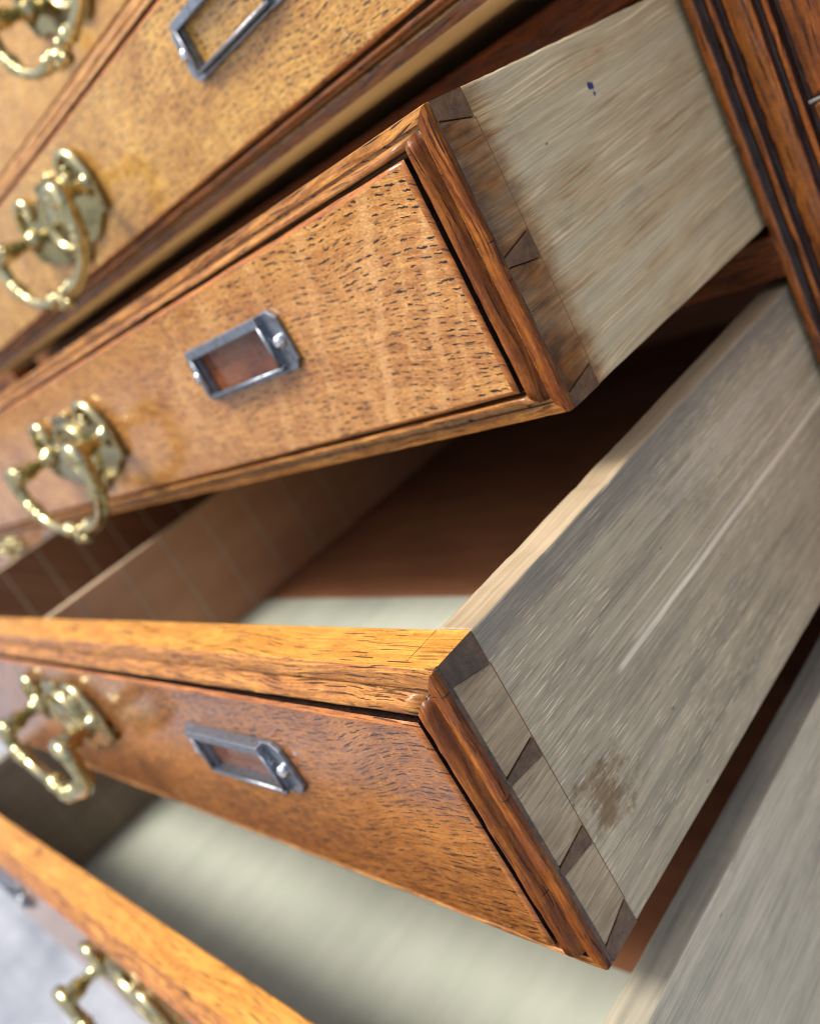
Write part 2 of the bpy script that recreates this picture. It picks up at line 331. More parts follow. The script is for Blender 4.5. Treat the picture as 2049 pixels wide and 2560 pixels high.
SIDETOP5 = plain('side top edge weathered', (0.20, 0.19, 0.15), (0.42, 0.385, 0.285), 'y', 0.6, 0, 8, 24)
LIT_LINING = plain('lit pale lining', (0.36, 0.395, 0.335), (0.43, 0.465, 0.40), 'y', 0.7, 0, 9, 6)  # pale lining, laid only on the lit part of the floor
UNDER = plain('raw underside oak', (0.66, 0.50, 0.28), (0.80, 0.64, 0.40), 'x', 0.6, 0, 12, 12)
RAIL = oak_long('rail stained oak', 91, (0.19, 0.05, 0.010), (0.06, 0.016, 0.005), (0.012, 0.006, 0.004), 'x', 0.6, 0.3, 0.6)
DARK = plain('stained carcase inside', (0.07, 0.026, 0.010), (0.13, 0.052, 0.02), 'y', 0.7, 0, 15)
WARM = plain('warm drawer inside', (0.46, 0.225, 0.115), (0.58, 0.31, 0.175), 'y', 0.6, 0, 17, 5.0)
WARM_SHADE = plain('drawer inside in painted shade', (0.19, 0.078, 0.036), (0.30, 0.13, 0.062), 'x', 0.6, 0, 18, 8.0)  # darker drawer inside, shade put into the colour
ST_R = oak_long('stile rubbed ridge', 95, (0.44, 0.135, 0.018), (0.13, 0.034, 0.007), (0.018, 0.007, 0.005), 'z', 0.5, 0.22, 0.8)
ST_F = oak_long('stile flat', 96, (0.32, 0.11, 0.018), (0.13, 0.038, 0.008), (0.022, 0.010, 0.006), 'z', 0.5, 0.22, 0.8)
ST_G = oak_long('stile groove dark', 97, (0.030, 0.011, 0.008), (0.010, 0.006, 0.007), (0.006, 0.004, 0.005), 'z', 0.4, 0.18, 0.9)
ST_P = oak_long('outer board stained oak', 98, (0.26, 0.08, 0.016), (0.06, 0.018, 0.006), (0.02, 0.009, 0.007), 'z', 0.6, 0.25, 0.7)
BACKING = {3: oak_face('old finish behind window', 110, (0.20, 0.055, 0.015), (0.06, 0.018, 0.010), (0.30, 0.10, 0.02), 0.2, 0.8, coat=0.5, contrast=1.3),
           4: oak_face('pink finish behind window', 115, (0.26, 0.10, 0.045), (0.12, 0.042, 0.018), (0.30, 0.12, 0.05), 0.3, 0.3, coat=0.4)}

# ------------------------------------------------------------------ mesh helper
class MB:
    def __init__(s): s.v = []; s.f = []; s.m = []; s.sm = []
    def face(s, idx, mi=0, smooth=False): s.f.append(tuple(idx)); s.m.append(mi); s.sm.append(smooth)
    def prism(s, poly, axis, a, b, mi=0, cap=None, wallmi=None, smooth=False):
        """poly: 2D points, extruded along axis from a to b. x:(y,z) y:(x,z) z:(x,y)"""
        def p(q, t):
            return {'x': (t, q[0], q[1]), 'y': (q[0], t, q[1]), 'z': (q[0], q[1], t)}[axis]
        o = len(s.v); n = len(poly)
        s.v += [p(q, a) for q in poly] + [p(q, b) for q in poly]
        ar = sum(poly[i][0] * poly[(i + 1) % n][1] - poly[(i + 1) % n][0] * poly[i][1] for i in range(n))
        flip = (ar > 0) != (axis == 'y')
        if b < a: flip = not flip
        c = cap if cap is not None else (mi, mi)
        A = list(range(o, o + n)); B = list(range(o + n, o + 2 * n))
        s.face(A[::-1] if flip else A, c[0]); s.face(B if flip else B[::-1], c[1])
        for i in range(n):
            j = (i + 1) % n
            q = (A[i], A[j], B[j], B[i]) if flip else (A[j], A[i], B[i], B[j])
            s.face(q, wallmi[i] if wallmi else mi, smooth)
    def box(s, x0, x1, y0, y1, z0, z1, mi=0):
        s.prism([(x0, y0), (x1, y0), (x1, y1), (x0, y1)], 'z', z0, z1, mi)
    def tube(s, pts, rad, n=12, mi=0, caps=True):
        pts = [Vector(p) for p in pts]; o = len(s.v); k = len(pts)
        up = Vector((0, 1, 0))
        for i, p in enumerate(pts):
            t = (pts[min(i + 1, k - 1)] - pts[max(i - 1, 0)]).normalized()
            a = t.cross(up)
            if a.length < 1e-3: a = t.cross(Vector((1, 0, 0)))
            a.normalize(); b = a.cross(t).normalized()
            r = rad[i] if hasattr(rad, '__len__') else rad
            for j in range(n):
                q = 2 * math.pi * j / n
                s.v.append(tuple(p + (a * math.cos(q) + b * math.sin(q)) * r))
        for i in range(k - 1):
            for j in range(n):
                s.face((o + i * n + j, o + i * n + (j + 1) % n, o + (i + 1) * n + (j + 1) % n, o + (i + 1) * n + j), mi, True)
        if caps:
            s.face([o + j for j in range(n)][::-1], mi, True); s.face([o + (k - 1) * n + j for j in range(n)], mi, True)
    def lathe(s, prof, cx, cz, n=20, mi=0, y0=0.0, ex=1.0, ez=1.0):
        """prof: (r, forward) points; axis along -y"""
        o = len(s.v)
        for r, h in prof:
            for j in range(n):
                q = 2 * math.pi * j / n
                s.v.append((cx + r * ex * math.cos(q), y0 - h, cz + r * ez * math.sin(q)))
        for i in range(len(prof) - 1):
            for j in range(n):
                s.face((o + i * n + j, o + i * n + (j + 1) % n, o + (i + 1) * n + (j + 1) % n, o + (i + 1) * n + j), mi, True)
        s.face([o + (len(prof) - 1) * n + j for j in range(n)], mi, True)
    def ball(s, c, r, n=12, mi=0, sx=1, sy=1, sz=1):
        o = len(s.v); k = 8
        for i in range(k + 1):
            a = math.pi * i / k
            for j in range(n):
                q = 2 * math.pi * j / n
                s.v.append((c[0] + sx * r * math.sin(a) * math.cos(q), c[1] + sy * r * math.sin(a) * math.sin(q), c[2] + sz * r * math.cos(a)))
        for i in range(k):
            for j in range(n):
                s.face((o + i * n + j, o + (i + 1) * n + j, o + (i + 1) * n + (j + 1) % n, o + i * n + (j + 1) % n), mi, True)
    def build(s, name, mats, parent=None, bevel=0.0, seg=2):
        me = bpy.data.meshes.new(name); me.from_pydata(s.v, [], s.f)
        for q in (mats if isinstance(mats, (list, tuple)) else [mats]): me.materials.append(q)
        me.polygons.foreach_set('material_index', s.m); me.polygons.foreach_set('use_smooth', s.sm)
        bm = bmesh.new(); bm.from_mesh(me)
        bmesh.ops.remove_doubles(bm, verts=bm.verts, dist=1e-5)
        bmesh.ops.recalc_face_normals(bm, faces=bm.faces); bm.to_mesh(me); bm.free(); me.update()
        o = bpy.data.objects.new(name, me); COL.objects.link(o)
        if parent is not None: o.parent = parent
        if bevel > 0:
            b = o.modifiers.new('edge', 'BEVEL'); b.width = bevel; b.segments = seg; b.limit_method = 'ANGLE'
            b.angle_limit = math.radians(35); b.harden_normals = False
        return o

def thing(name, label, cat, loc, group=None):
    o = bpy.data.objects.new(name, None); COL.objects.link(o)
    o.location = tuple(c * S for c in loc); o.scale = (S, S, S); o.empty_display_size = 0.2
    o['label'] = label; o['category'] = cat
    if group: o['group'] = group
    return o

def jit(a, b, step, amp, fn):
    """points from a to b (exclusive) with a little wear across"""
    n = max(1, int(abs(b - a) / step)); return [fn(a + (b - a) * i / n, (rng.random() - 0.5) * amp) for i in range(1, n)]

# ------------------------------------------------------------------ ground
W = 7.05; HW = W / 2
GZ = -5.3
def make_ground():
    g = G('pale stone paving')
    n = g.noise(g.vec(g.mul(g.x, 2), g.mul(g.y, 2), 0.0), 1.0, 5, 0.6)
    n2 = g.noise(g.vec(g.mul(g.x, 0.25), g.mul(g.y, 1.6), 3.0), 1.0, 4, 0.6)
    col = g.ramp(g.add(g.mul(n, 0.4), g.mul(n2, 0.6)), [(0.35, (0.14, 0.16, 0.20)), (0.62, (0.32, 0.35, 0.40))])
    mat = g.out(col, 0.5, nrm=g.bump(n, 0.2, 0.002))
    mb = MB(); k = 400
    mb.face([0, 1, 2, 3]); mb.v = [(-k, -k, 0), (k, -k, 0), (k, k, 0), (-k, k, 0)]
    o = mb.build('ground', mat); o.location = (0, 0, GZ * S); o.scale = (S, S, S); o['kind'] = 'structure'
make_ground()

# ------------------------------------------------------------------ drawers
ST = 0.138; FT = 0.178; DL = 5.2
GROUP = 'drawers pulled out of the oak chest'

def moulding(parent, H, k):
    TS = {4: 1.28, 3: 0.86}.get(k, 1.0)
    prof = [(-0.002, -0.016), (-0.002, 0.004), (0.005, 0.010), (0.030, 0.012), (0.044, 0.011), (0.046, -0.004), (0.057, -0.003), (0.061, 0.022), (0.068, 0.039), (0.080, 0.049), (0.090, 0.051), (0.097, 0.045), (0.101, 0.010), (0.117, 0.006), (0.117, -0.002)]
    wax_from = 11
    x0, x1 = -HW, HW
    corners = [(x0, 0.0), (x1, 0.0), (x1, H), (x0, H)]
    dirs = [(1, 1), (-1, 1), (-1, -1), (1, -1)]
    for i in range(4):
        a, b = corners[i], corners[(i + 1) % 4]; da, db = dirs[i], dirs[(i + 1) % 4]
        mb = MB(); n = len(prof); segs = 70 if i in (0, 2) else 22
        for t in range(segs + 1):
            f = t / segs
            for q, (d, h) in enumerate(prof):
                pa = (a[0] + da[0] * d, a[1] + da[1] * max(d, 0.003) * (TS if i in (2, 3) and a[1] > 0 else 1)); pb = (b[0] + db[0] * d, b[1] + db[1] * max(d, 0.003) * (TS if b[1] > 0 else 1))
                jj = 0.0 if t in (0, segs) or q in (0, n - 1) else (rng.random() - 0.5) * 0.004
                mb.v.append((pa[0] + (pb[0] - pa[0]) * f, -0.001 - h - jj, pa[1] + (pb[1] - pa[1]) * f))
        for t in range(segs):
            for q in range(n - 1):
                mi = 1 if q >= wax_from else 2 if q in (4, 5) and k != 2 else 0
                mb.face((t * n + q, t * n + q + 1, (t + 1) * n + q + 1, (t + 1) * n + q), mi, 6 <= q < 11)
        mb.face(range(n)); mb.face([segs * n + q for q in range(n)][::-1])
        mb.build('moulding', [MHD if k == 2 and i == 0 else MH[k] if i in (0, 2) else MV[k], M['wax_worn'] if i in (0, 2) else M['wax'], M['wax']], parent)

def panel(parent, H, k):
    mrg = 0.116; f = 0.062
    x0, x1, z0, z1 = -HW + mrg, HW - mrg, mrg, H - mrg * {4: 1.28, 3: 0.86}.get(k, 1.0)
    mb = MB(); c = 0.016
    # front face, worn arris and sides; edges slightly ragged
    def ring(ins, y, amp):
        pts = []
        for (ax, az), (bx, bz) in (((x0 + ins, z0 + ins), (x1 - ins, z0 + ins)), ((x1 - ins, z0 + ins), (x1 - ins, z1 - ins)),
                                   ((x1 - ins, z1 - ins), (x0 + ins, z1 - ins)), ((x0 + ins, z1 - ins), (x0 + ins, z0 + ins))):
            n = 60 if abs(bx - ax) > 1 else 12
            for i in range(n):
                t = i / n; j = (rng.random() - 0.5) * amp
                nx, nz = (bz - az), -(bx - ax); L = math.hypot(nx, nz)
                pts.append((ax + (bx - ax) * t + nx / L * j, y, az + (bz - az) * t + nz / L * j))
        return pts
    r0, r1, r2, r3 = ring(0, -0.002, 0), ring(0, -f + 0.012, 0.003), ring(0.007, -f + 0.003, 0.004), ring(c, -f, 0.005)
    n = len(r0); mb.v = r0 + r1 + r2 + r3
    for a in range(3):
        for i in range(n):
            j = (i + 1) % n
            mb.face((a * n + i, a * n + j, (a + 1) * n + j, (a + 1) * n + i), (2, 1, 1)[a], a > 0)
    mb.face([3 * n + i for i in range(n)], 0)
    return mb.build('panel', [OAK[k], M['worn'], M['wax']], parent)

def chip(y):
    # shallow knocks along a drawer side's top edge
    return sum(d * math.exp(-((y - c) / w) ** 2) for c, w, d in ((0.62, 0.10, 0.010), (0.95, 0.05, 0.012), (1.32, 0.16, 0.008), (2.0, 0.2, 0.006)))

def tail_outline(H, lap, pins, top, bot):
    """front edge of the side, from bottom to top: list of (y,z); sockets go back to FT"""
    pts = []
    z = 0.0
    # bottom half pin: pin occupies z 0..bot[1] at back and 0..bot[0] at lap
    pts.append((FT, 0.0)); pts.append((FT, bot[1])); pts.append((lap, bot[0]))
    for (f0, f1, b0, b1) in pins:
        pts += [(lap, f0), (FT, b0), (FT, b1), (lap, f1)]
    pts += [(lap, H - top[0]), (FT, H - top[1]), (FT, H)]
    return pts

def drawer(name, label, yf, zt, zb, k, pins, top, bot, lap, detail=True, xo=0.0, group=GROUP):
    H = zt - zb; INS = WARM_SHADE if k == 4 else M['inside']
    root = thing(name, label, 'drawer', (-HW + xo, yf, zb), group)
    # front board (core + lap), end grain on its ends
    mb = MB()
    poly = [(-HW, 0), (HW, 0), (HW, lap), (HW - ST, lap), (HW - ST, FT), (-HW + ST, FT), (-HW + ST, lap), (-HW, lap)]
    mb.prism(poly, 'z', 0, H, 0, cap=(3, 1), wallmi=[0, 2, 2, 2, 0, 2, 2, 2])
    fo = mb.build('drawer_front', [OAK[k], TOP[k], M['end'], UNDER], root, 0.008, 3)
    fo.modifiers['edge'].limit_method = 'WEIGHT'
    me = fo.data; at = me.attributes.new('bevel_weight_edge', 'FLOAT', 'EDGE')
    for e in me.edges:
        a, b = (me.vertices[i].co for i in e.vertices)
        if (a.y < 1e-4 and b.y < 1e-4) or (abs(a.y - FT) < 1e-4 and abs(b.y - FT) < 1e-4 and abs(a.z - b.z) < 1e-4) or (abs(a.x) > HW - 1e-4 and abs(b.x) > HW - 1e-4 and abs(a.z - b.z) < 1e-4):
            at.data[e.index].value = 1.0
    panel(root, H, k); moulding(root, H, k)
    # dovetail pins
    g = 0.0022
    def pin(poly, mat, top=False):
        for x0, x1 in ((HW - ST - 0.01, HW + 0.0015), (-HW - 0.0015, -HW + ST + 0.01)):
            n = len(poly); zm = max(p[1] for p in poly)
            q = MB(); q.prism(poly, 'x', x0, x1, 0, wallmi=[1 if top and poly[i][1] == zm and poly[(i + 1) % n][1] == zm else 0 for i in range(n)])
            q.build('dovetail_pin', [mat, TOP[k]], root)
    yl = lap - 0.006
    pin([(yl, 0.001), (FT - g, 0.001), (FT - g, bot[1] - g), (lap, bot[0] - g), (yl, bot[0] - g)], M['end_dry'])
    for (f0, f1, b0, b1) in pins: pin([(yl, f0 + g), (lap, f0 + g), (FT - g, b0 + g), (FT - g, b1 - g), (lap, f1 - g), (yl, f1 - g)], M['end_dry'])
    pin([(yl, H - top[0] + g), (lap, H - top[0] + g), (FT - g, H - top[1] + g), (FT - g, H - 0.0012), (yl, H - 0.0012)], M['end'] if k == 4 else M['end_dry'], True)
    # sides with tails
    fr = tail_outline(H, lap, pins, top, bot)
    for sx in (1, -1):
        out = list(fr)
        top_edge = [(FT, H)] + jit(FT, DL, 0.035, 0.0022, lambda y, j: (y, H - 0.002 + j - (0.3 * chip(y) if k == 4 else 0.0))) + [(DL, H)]
        bot_edge = [(DL, 0.0)] + jit(DL, FT, 0.06, 0.0015, lambda y, j: (y, 0.0015 + j))
        poly = out[:-1] + top_edge + bot_edge
        n = len(poly)
        i0 = len(out) - 1
        wm = [0] * n
        for i in range(i0, i0 + len(top_edge) - 1): wm[i] = 1
        q = MB()
        a, b = (HW - ST, HW) if sx == 1 else (-HW, -HW + ST)
        q.prism(poly, 'x', a, b, 0, cap=(2, 0) if sx == 1 else (0, 2), wallmi=wm)
        q.build('side_board', [SIDE[k], SIDETOP5 if k == 5 else SIDETOP, INS], root, 0.008 if sx == 1 else 0.004, 2)
        if sx == 1 and detail:
            # scribed baseline of the dovetails
            ln = MB(); zz = [0.0]
            ln.box(HW, HW + 0.0012, FT + 0.001, FT + 0.0035, bot[1], H - top[1])
            ln.build('scribe_line', M['scribe'], root)
    # back, bottom, divider strips
    q = MB(); q.box(-HW + ST, HW - ST, DL - 0.13, DL - 0.01, 0.12, H - 0.05); q.build('back_board', WARM_SHADE, root, 0.006)
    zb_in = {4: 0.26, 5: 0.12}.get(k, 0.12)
    q = MB(); q.box(-HW + ST, HW - ST, FT, DL - 0.13, zb_in - 0.05, zb_in); q.build('bottom_board', [WARM_SHADE if k >= 4 else UNDER], root)
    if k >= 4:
        q = MB(); q.box(-HW + ST + 0.01, HW - ST - 0.01, FT + 0.01, 1.545 if k == 4 else 1.50, zb_in, zb_in + 0.004); q.build('lit_lining', LIT_LINING, root)  # pale lining stops at the shadow edge, so dark floor behind paints shade
    return root

g = G('scribed line'); M['scribe'] = g.out((0.22, 0.105, 0.04), 0.6)

HD = {}
Y2, Z2T, Z2B = -0.80, 1.155, 0.225
Y3, Z3T, Z3B = -1.532, 0.0, -1.0
Y4, Z4T, Z4B = -2.4734, -1.267, -2.424
Y5, Z5T, Z5B = -3.155, -2.690, -4.15
Y1, Z1T, Z1B = -0.25, 2.17, 1.28

D = {}
D[1] = drawer('drawer', 'pale honey oak drawer at the upper left corner, pulled out least of all', Y1, Z1T, Z1B, 1, [(0.4, 0.42, 0.36, 0.46)], (0.11, 0.08), (0.05, 0.1), 0.045, False)
D[2] = drawer('drawer', 'honey oak drawer above the middle with an empty steel frame showing plain wood', Y2, Z2T, Z2B, 2, [(0.4, 0.42, 0.36, 0.46)], (0.11, 0.08), (0.05, 0.1), 0.045, False)
H3 = 1.0
D[3] = drawer('drawer', 'amber oak drawer with heavy dark flecks and a pale streaked side', Y3, Z3T, Z3B, 3,
              [(H3 - 0.519, H3 - 0.486, H3 - 0.547, H3 - 0.453)], (0.061, 0.092), (0.052, 0.080), 0.025)
H4 = Z4T - Z4B
z = lambda v: v - Z4B
D[4] = drawer('drawer', 'brown oak drawer with slate grey side and a partition inside', Y4, Z4T, Z4B, 4,
              [(z(-2.064), z(-2.030), z(-2.083), z(-2.010)), (z(-1.708), z(-1.680), z(-1.730), z(-1.657))], (0.081, 0.120), (0.062, 0.100), 0.031)
D[5] = drawer('drawer', 'lowest oak drawer, pulled out furthest, with its bottom lined pale up to painted shade', Y5, Z5T, Z5B, 5,
              [(0.4, 0.42, 0.36, 0.46), (0.85, 0.87, 0.81, 0.91)], (0.12, 0.1), (0.03, 0.1), 0.05, False)

XT = -8.55                                   # the matching chest to the left, its drawers shut
TG = 'shut drawers of the far left chest'
D[14] = drawer('drawer', 'shut drawer level with the partitioned one, in the second chest beyond on the left', -0.05, Z4T, Z4B, 4, [(0.4, 0.42, 0.36, 0.46)], (0.11, 0.08), (0.05, 0.1), 0.045, False, XT, TG)
D[13] = drawer('drawer', 'upper shut drawer of the second chest, glimpsed under the amber drawer at far left', -0.05, Z3T, Z3B, 3, [(0.4, 0.42, 0.36, 0.46)], (0.11, 0.08), (0.05, 0.1), 0.045, False, XT, TG)
D[15] = drawer('drawer', 'bottom shut drawer of the second chest, below its two others', -0.05, Z5T, Z5B, 5, [(0.4, 0.42, 0.36, 0.46)], (0.11, 0.08), (0.05, 0.1), 0.045, False, XT, TG)

# partition and divider strips inside the two open drawers
def strip(parent, x, ys, z0, z1):
    for y in ys:
        q = MB(); q.box(x, x + 0.006, y, y + 0.014, z0, z1); q.build('divider_strip', M['strip'], parent)
g = G('pale strip'); M['strip'] = g.out((0.46, 0.37, 0.26), 0.5)
q = MB(); q.box(-3.95 + HW - 0.09, -3.95 + HW, FT, 4.6, 0.262, H4 - 0.05)
part = q.build('partition_board', [WARM], D[4], 0.01)
part.data.materials.append(SIDETOP)
for p in part.data.polygons:
    if p.normal.z > 0.9: p.material_index = 1
strip(part, -3.95 + HW, [0.783 + 0.342 * i for i in range(-1, 6)], 0.27, H4 - 0.06)
strip([c for c in D[4].children if c.name.startswith('side_board')][1], -HW + ST, [0.85 + 0.36 * i for i in range(-1, 6)], 0.28, H4 - 0.03)
strip([c for c in D[5].children if c.name.startswith('side_board')][1], -HW + ST, [1.02 + 0.357 * i for i in range(-1, 6)], 0.14, Z5T - Z5B - 0.03)

# ------------------------------------------------------------------ handles
def crom(P, n=4):
    r = []
    for i in range(len(P) - 1):
        p0, p1, p2, p3 = P[max(i - 1, 0)], P[i], P[i + 1], P[min(i + 2, len(P) - 1)]
        for k in range(n):
            t = k / n
            r.append(tuple(0.5 * (2 * p1[c] + (p2[c] - p0[c]) * t + (2 * p0[c] - 5 * p1[c] + 4 * p2[c] - p3[c]) * t * t + (3 * p1[c] - p0[c] - 3 * p2[c] + p3[c]) * t ** 3) for c in range(2)))
    r.append(P[-1]); return r
# right half of the batwing outline, top centre to bottom centre, split into smooth runs that meet in crisp corners
RUNS = [[(0.0, 0.245), (0.06, 0.25), (0.11, 0.258)], [(0.11, 0.258), (0.14, 0.225), (0.145, 0.19)], [(0.145, 0.19), (0.20, 0.195), (0.25, 0.165), (0.285, 0.12)],
        [(0.285, 0.12), (0.325, 0.125), (0.335, 0.165), (0.335, 0.205), (0.375, 0.243), (0.44, 0.248), (0.51, 0.222), (0.565, 0.165), (0.600, 0.085), (0.605, 0.0), (0.590, -0.06), (0.595, -0.11), (0.560, -0.155), (0.510, -0.155)],
        [(0.510, -0.155), (0.46, -0.165), (0.40, -0.200), (0.33, -0.232), (0.25, -0.245), (0.17, -0.242), (0.12, -0.258)], [(0.12, -0.258), (0.085, -0.285), (0.04, -0.300), (0.0, -0.318)]]
def half_plate():
    r = []
    for run in RUNS: r += crom(run)[:-1]
    return [(a * 0.92, b * 0.92) for a, b in r + [RUNS[-1][-1]]]
def make_handle(parent, cx, cz, y, drop=0.86):
    hp = half_plate()
    out = hp + [(-a, b) for a, b in hp[-2:0:-1]]
    mb = MB(); n = len(out)
    def lay(inset, h):
        r = []
        for i in range(n):
            a, b, c = Vector(out[i - 1]), Vector(out[i]), Vector(out[(i + 1) % n])
            t = (c - a).normalized(); nn = Vector((-t.y, t.x))
            q = b - nn * inset * -1 if False else b + nn * -inset
            r.append((cx + q.x, y - h, cz + q.y))
        return r
    ls = [lay(0, 0.0), lay(0, 0.024), lay(0.003, 0.029), lay(0.008, 0.031), lay(0.012, 0.030), lay(0.016, 0.029)]
    for q in ls: mb.v += q
    for a in range(5):
        for i in range(n):
            j = (i + 1) % n; mb.face((a * n + i, a * n + j, (a + 1) * n + j, (a + 1) * n + i), 0, a > 0)
    mb.face([5 * n + i for i in range(n)])
    plate = mb.build('handle_plate', M['brass_dull'], parent)
    # oval boss, dished
    mb = MB(); mb.lathe([(0.218, 0.02), (0.216, 0.044), (0.206, 0.058), (0.194, 0.058), (0.184, 0.046), (0.180, 0.036), (0.15, 0.042), (0.08, 0.050), (0.01, 0.052)], cx, cz - 0.01, 40, 0, y, 1.0, 0.88)
    mb.build('oval_boss', M['brass'], plate)
    for sx in (-1, 1):
        px = cx + 0.5 * sx; pz = cz + 0.02
        mb = MB(); mb.lathe([(0.075, 0.03), (0.075, 0.045), (0.052, 0.06), (0.040, 0.09), (0.040, 0.15), (0.056, 0.165), (0.060, 0.22), (0.066, 0.255), (0.058, 0.285), (0.032, 0.305), (0.008, 0.312)], px, pz, 18, 0, y)
        mb.build('handle_post', M['brass'], plate)
        sc = crom([(0.375, 0.150), (0.352, 0.118), (0.318, 0.135), (0.312, 0.185), (0.352, 0.225), (0.415, 0.232), (0.475, 0.208), (0.525, 0.155), (0.552, 0.080), (0.556, 0.0), (0.545, -0.06), (0.535, -0.115)], 5)
        q = len(sc) - 1
        mb = MB(); mb.tube([(cx + a * sx, y - 0.034, cz + b) for a, b in sc], [0.012 + 0.017 * math.sin(math.pi * min(1.0, 0.15 + 0.85 * i / q)) ** 0.8 if i < q else 0.012 for i in range(q + 1)], 10)
        mb.build('scroll', M['brass'], plate)
        mb = MB(); mb.ball((cx + 0.372 * sx, y - 0.042, cz + 0.158), 0.024, 12, 0, 1, 0.8, 1); mb.build('scroll_bead', M['brass'], plate)
    # swan neck bail
    ctrl = [(0.43, 0.00), (0.50, 0.045), (0.575, 0.03), (0.61, -0.04), (0.605, -0.13), (0.58, -0.22), (0.53, -0.31), (0.45, -0.39), (0.35, -0.445), (0.24, -0.475), (0.12, -0.48), (0.05, -0.505), (0.0, -0.52)]
    half = crom(ctrl, 8)
    pts = half + [(-a, b) for a, b in half[-2::-1]]
    P3 = []; rad = []
    L = len(pts)
    for i, (a, b) in enumerate(pts):
        f = min(i, L - 1 - i) / (L / 2)
        P3.append((cx + a, y - 0.265 - 0.02 * math.sin(f * 1.5), cz + 0.02 + b * drop))
        r = 0.036 + 0.009 * math.sin(min(1.0, f / 0.45) * math.pi)
        for c0, wd, am in ((0.46, 0.016, 0.022), (0.50, 0.013, 0.012), (0.42, 0.013, 0.012), (0.80, 0.016, 0.020), (0.76, 0.012, 0.010), (1.0, 0.06, 0.028)):
            r += am * math.exp(-((f - c0) / wd) ** 2)
        if f < 0.03: r *= 0.6
        rad.append(r)
    mb = MB(); mb.tube(P3, rad, 14)
    yb = y - 0.285
    for sx in (-1, 1):
        for ax, az, r in ((0.07, -0.455 * drop, 0.036), (0.135, -0.45 * drop, 0.030), (0.045, -0.53 * drop, 0.032)):
            mb.ball((cx + ax * sx, yb - 0.02, cz + az), r, 10)
    mb.build('bail', M['brass'], plate)
    return plate

# ------------------------------------------------------------------ label holders
def make_holder(parent, cx, cz, y, backing=None):
    w2, h2, c = 0.385, 0.125, 0.038
    wx0, wx1, wz0, wz1 = -0.30, 0.285, -0.088, 0.082
    mb = MB()
    def bar(x0, x1, z0, z1, h0, h1): mb.box(cx + x0, cx + x1, y - h1, y - h0, cz + z0, cz + z1)
    # end tabs with clipped corners
    for sx, xi, xo in ((-1, wx0, -w2), (1, wx1, w2)):
        e = xi - 0.012 * sx
        poly = [(cx + e, cz - h2), (cx + xo - c * sx, cz - h2), (cx + xo, cz - h2 + c), (cx + xo, cz + h2 - c), (cx + xo - c * sx, cz + h2), (cx + e, cz + h2)]
        mb.prism(poly, 'y', y - 0.022, y, 0)
    bar(wx0 - 0.012, wx1 + 0.012, wz1, h2 - 0.002, 0.0, 0.055)
    bar(wx0 - 0.012, wx1 + 0.012, -h2 + 0.002, -h2 + 0.016, 0.0, 0.026)
    fr = mb.build('label_holder', M['steel'], parent, 0.004, 2)
    mb = MB()
    for z0 in (wz0 - 0.012,):
        mb.tube([(cx + wx0 - 0.01, y - 0.046, cz + z0), (cx + wx1 + 0.012, y - 0.046, cz + z0)], 0.010, 10)
    for x0 in (wx0, wx1):
        mb.tube([(cx + x0, y - 0.046, cz + wz0 - 0.012), (cx + x0, y - 0.046, cz + wz1 + 0.01)], 0.0095, 10)
    for x0, x1, z0, z1 in ((wx0 - 0.006, wx1 + 0.006, wz0 - 0.018, wz0 - 0.006), (wx0 - 0.006, wx0 + 0.006, wz0, wz1), (wx1 - 0.006, wx1 + 0.006, wz0, wz1)):
        mb.box(cx + x0, cx + x1, y - 0.045, y, cz + z0, cz + z1)
    mb.build('window_rim', M['steel'], fr)
    for sx in (-1, 1):
        mb = MB(); mb.lathe([(0.030, 0.02), (0.030, 0.030), (0.026, 0.042), (0.015, 0.050), (0.003, 0.052)], cx + (0.342 * sx), cz - 0.0, 14, 0, y)
        mb.build('screw', M['screw'], fr)
    if backing:
        mb = MB(); mb.box(cx + wx0 + 0.007, cx + wx1 - 0.007, y - 0.004, y + 0.001, cz + wz0 - 0.005, cz + wz1 - 0.001)
        mb.build('window_backing', backing, fr)
    return fr

YP = -0.062
def fit_out(k, hx, hz, lx, lz, backing=None, left=False):
    make_handle(D[k], hx, hz, YP, 0.72 if k == 4 else 0.86)
    make_holder(D[k], HW - lx, lz, YP, backing)
    if left: make_holder(D[k], -HW + 1.435, lz, YP, backing)
fit_out(1, 0.52, 0.52, 1.435, 0.65)
fit_out(2, 0.02, 0.47, 1.32, 0.565)
fit_out(3, 0.02, 0.48, 1.425, 0.575, BACKING[3])
fit_out(4, 0.05, 0.68, 1.435, 0.685, BACKING[4])
fit_out(5, 0.32, 0.97, 1.435, 1.0, None, True)

fit_out(13, 0.02, 0.48, 1.425, 0.575)
fit_out(14, 0.02, 0.68, 1.435, 0.685)
fit_out(15, 0.02, 0.97, 1.435, 1.0)

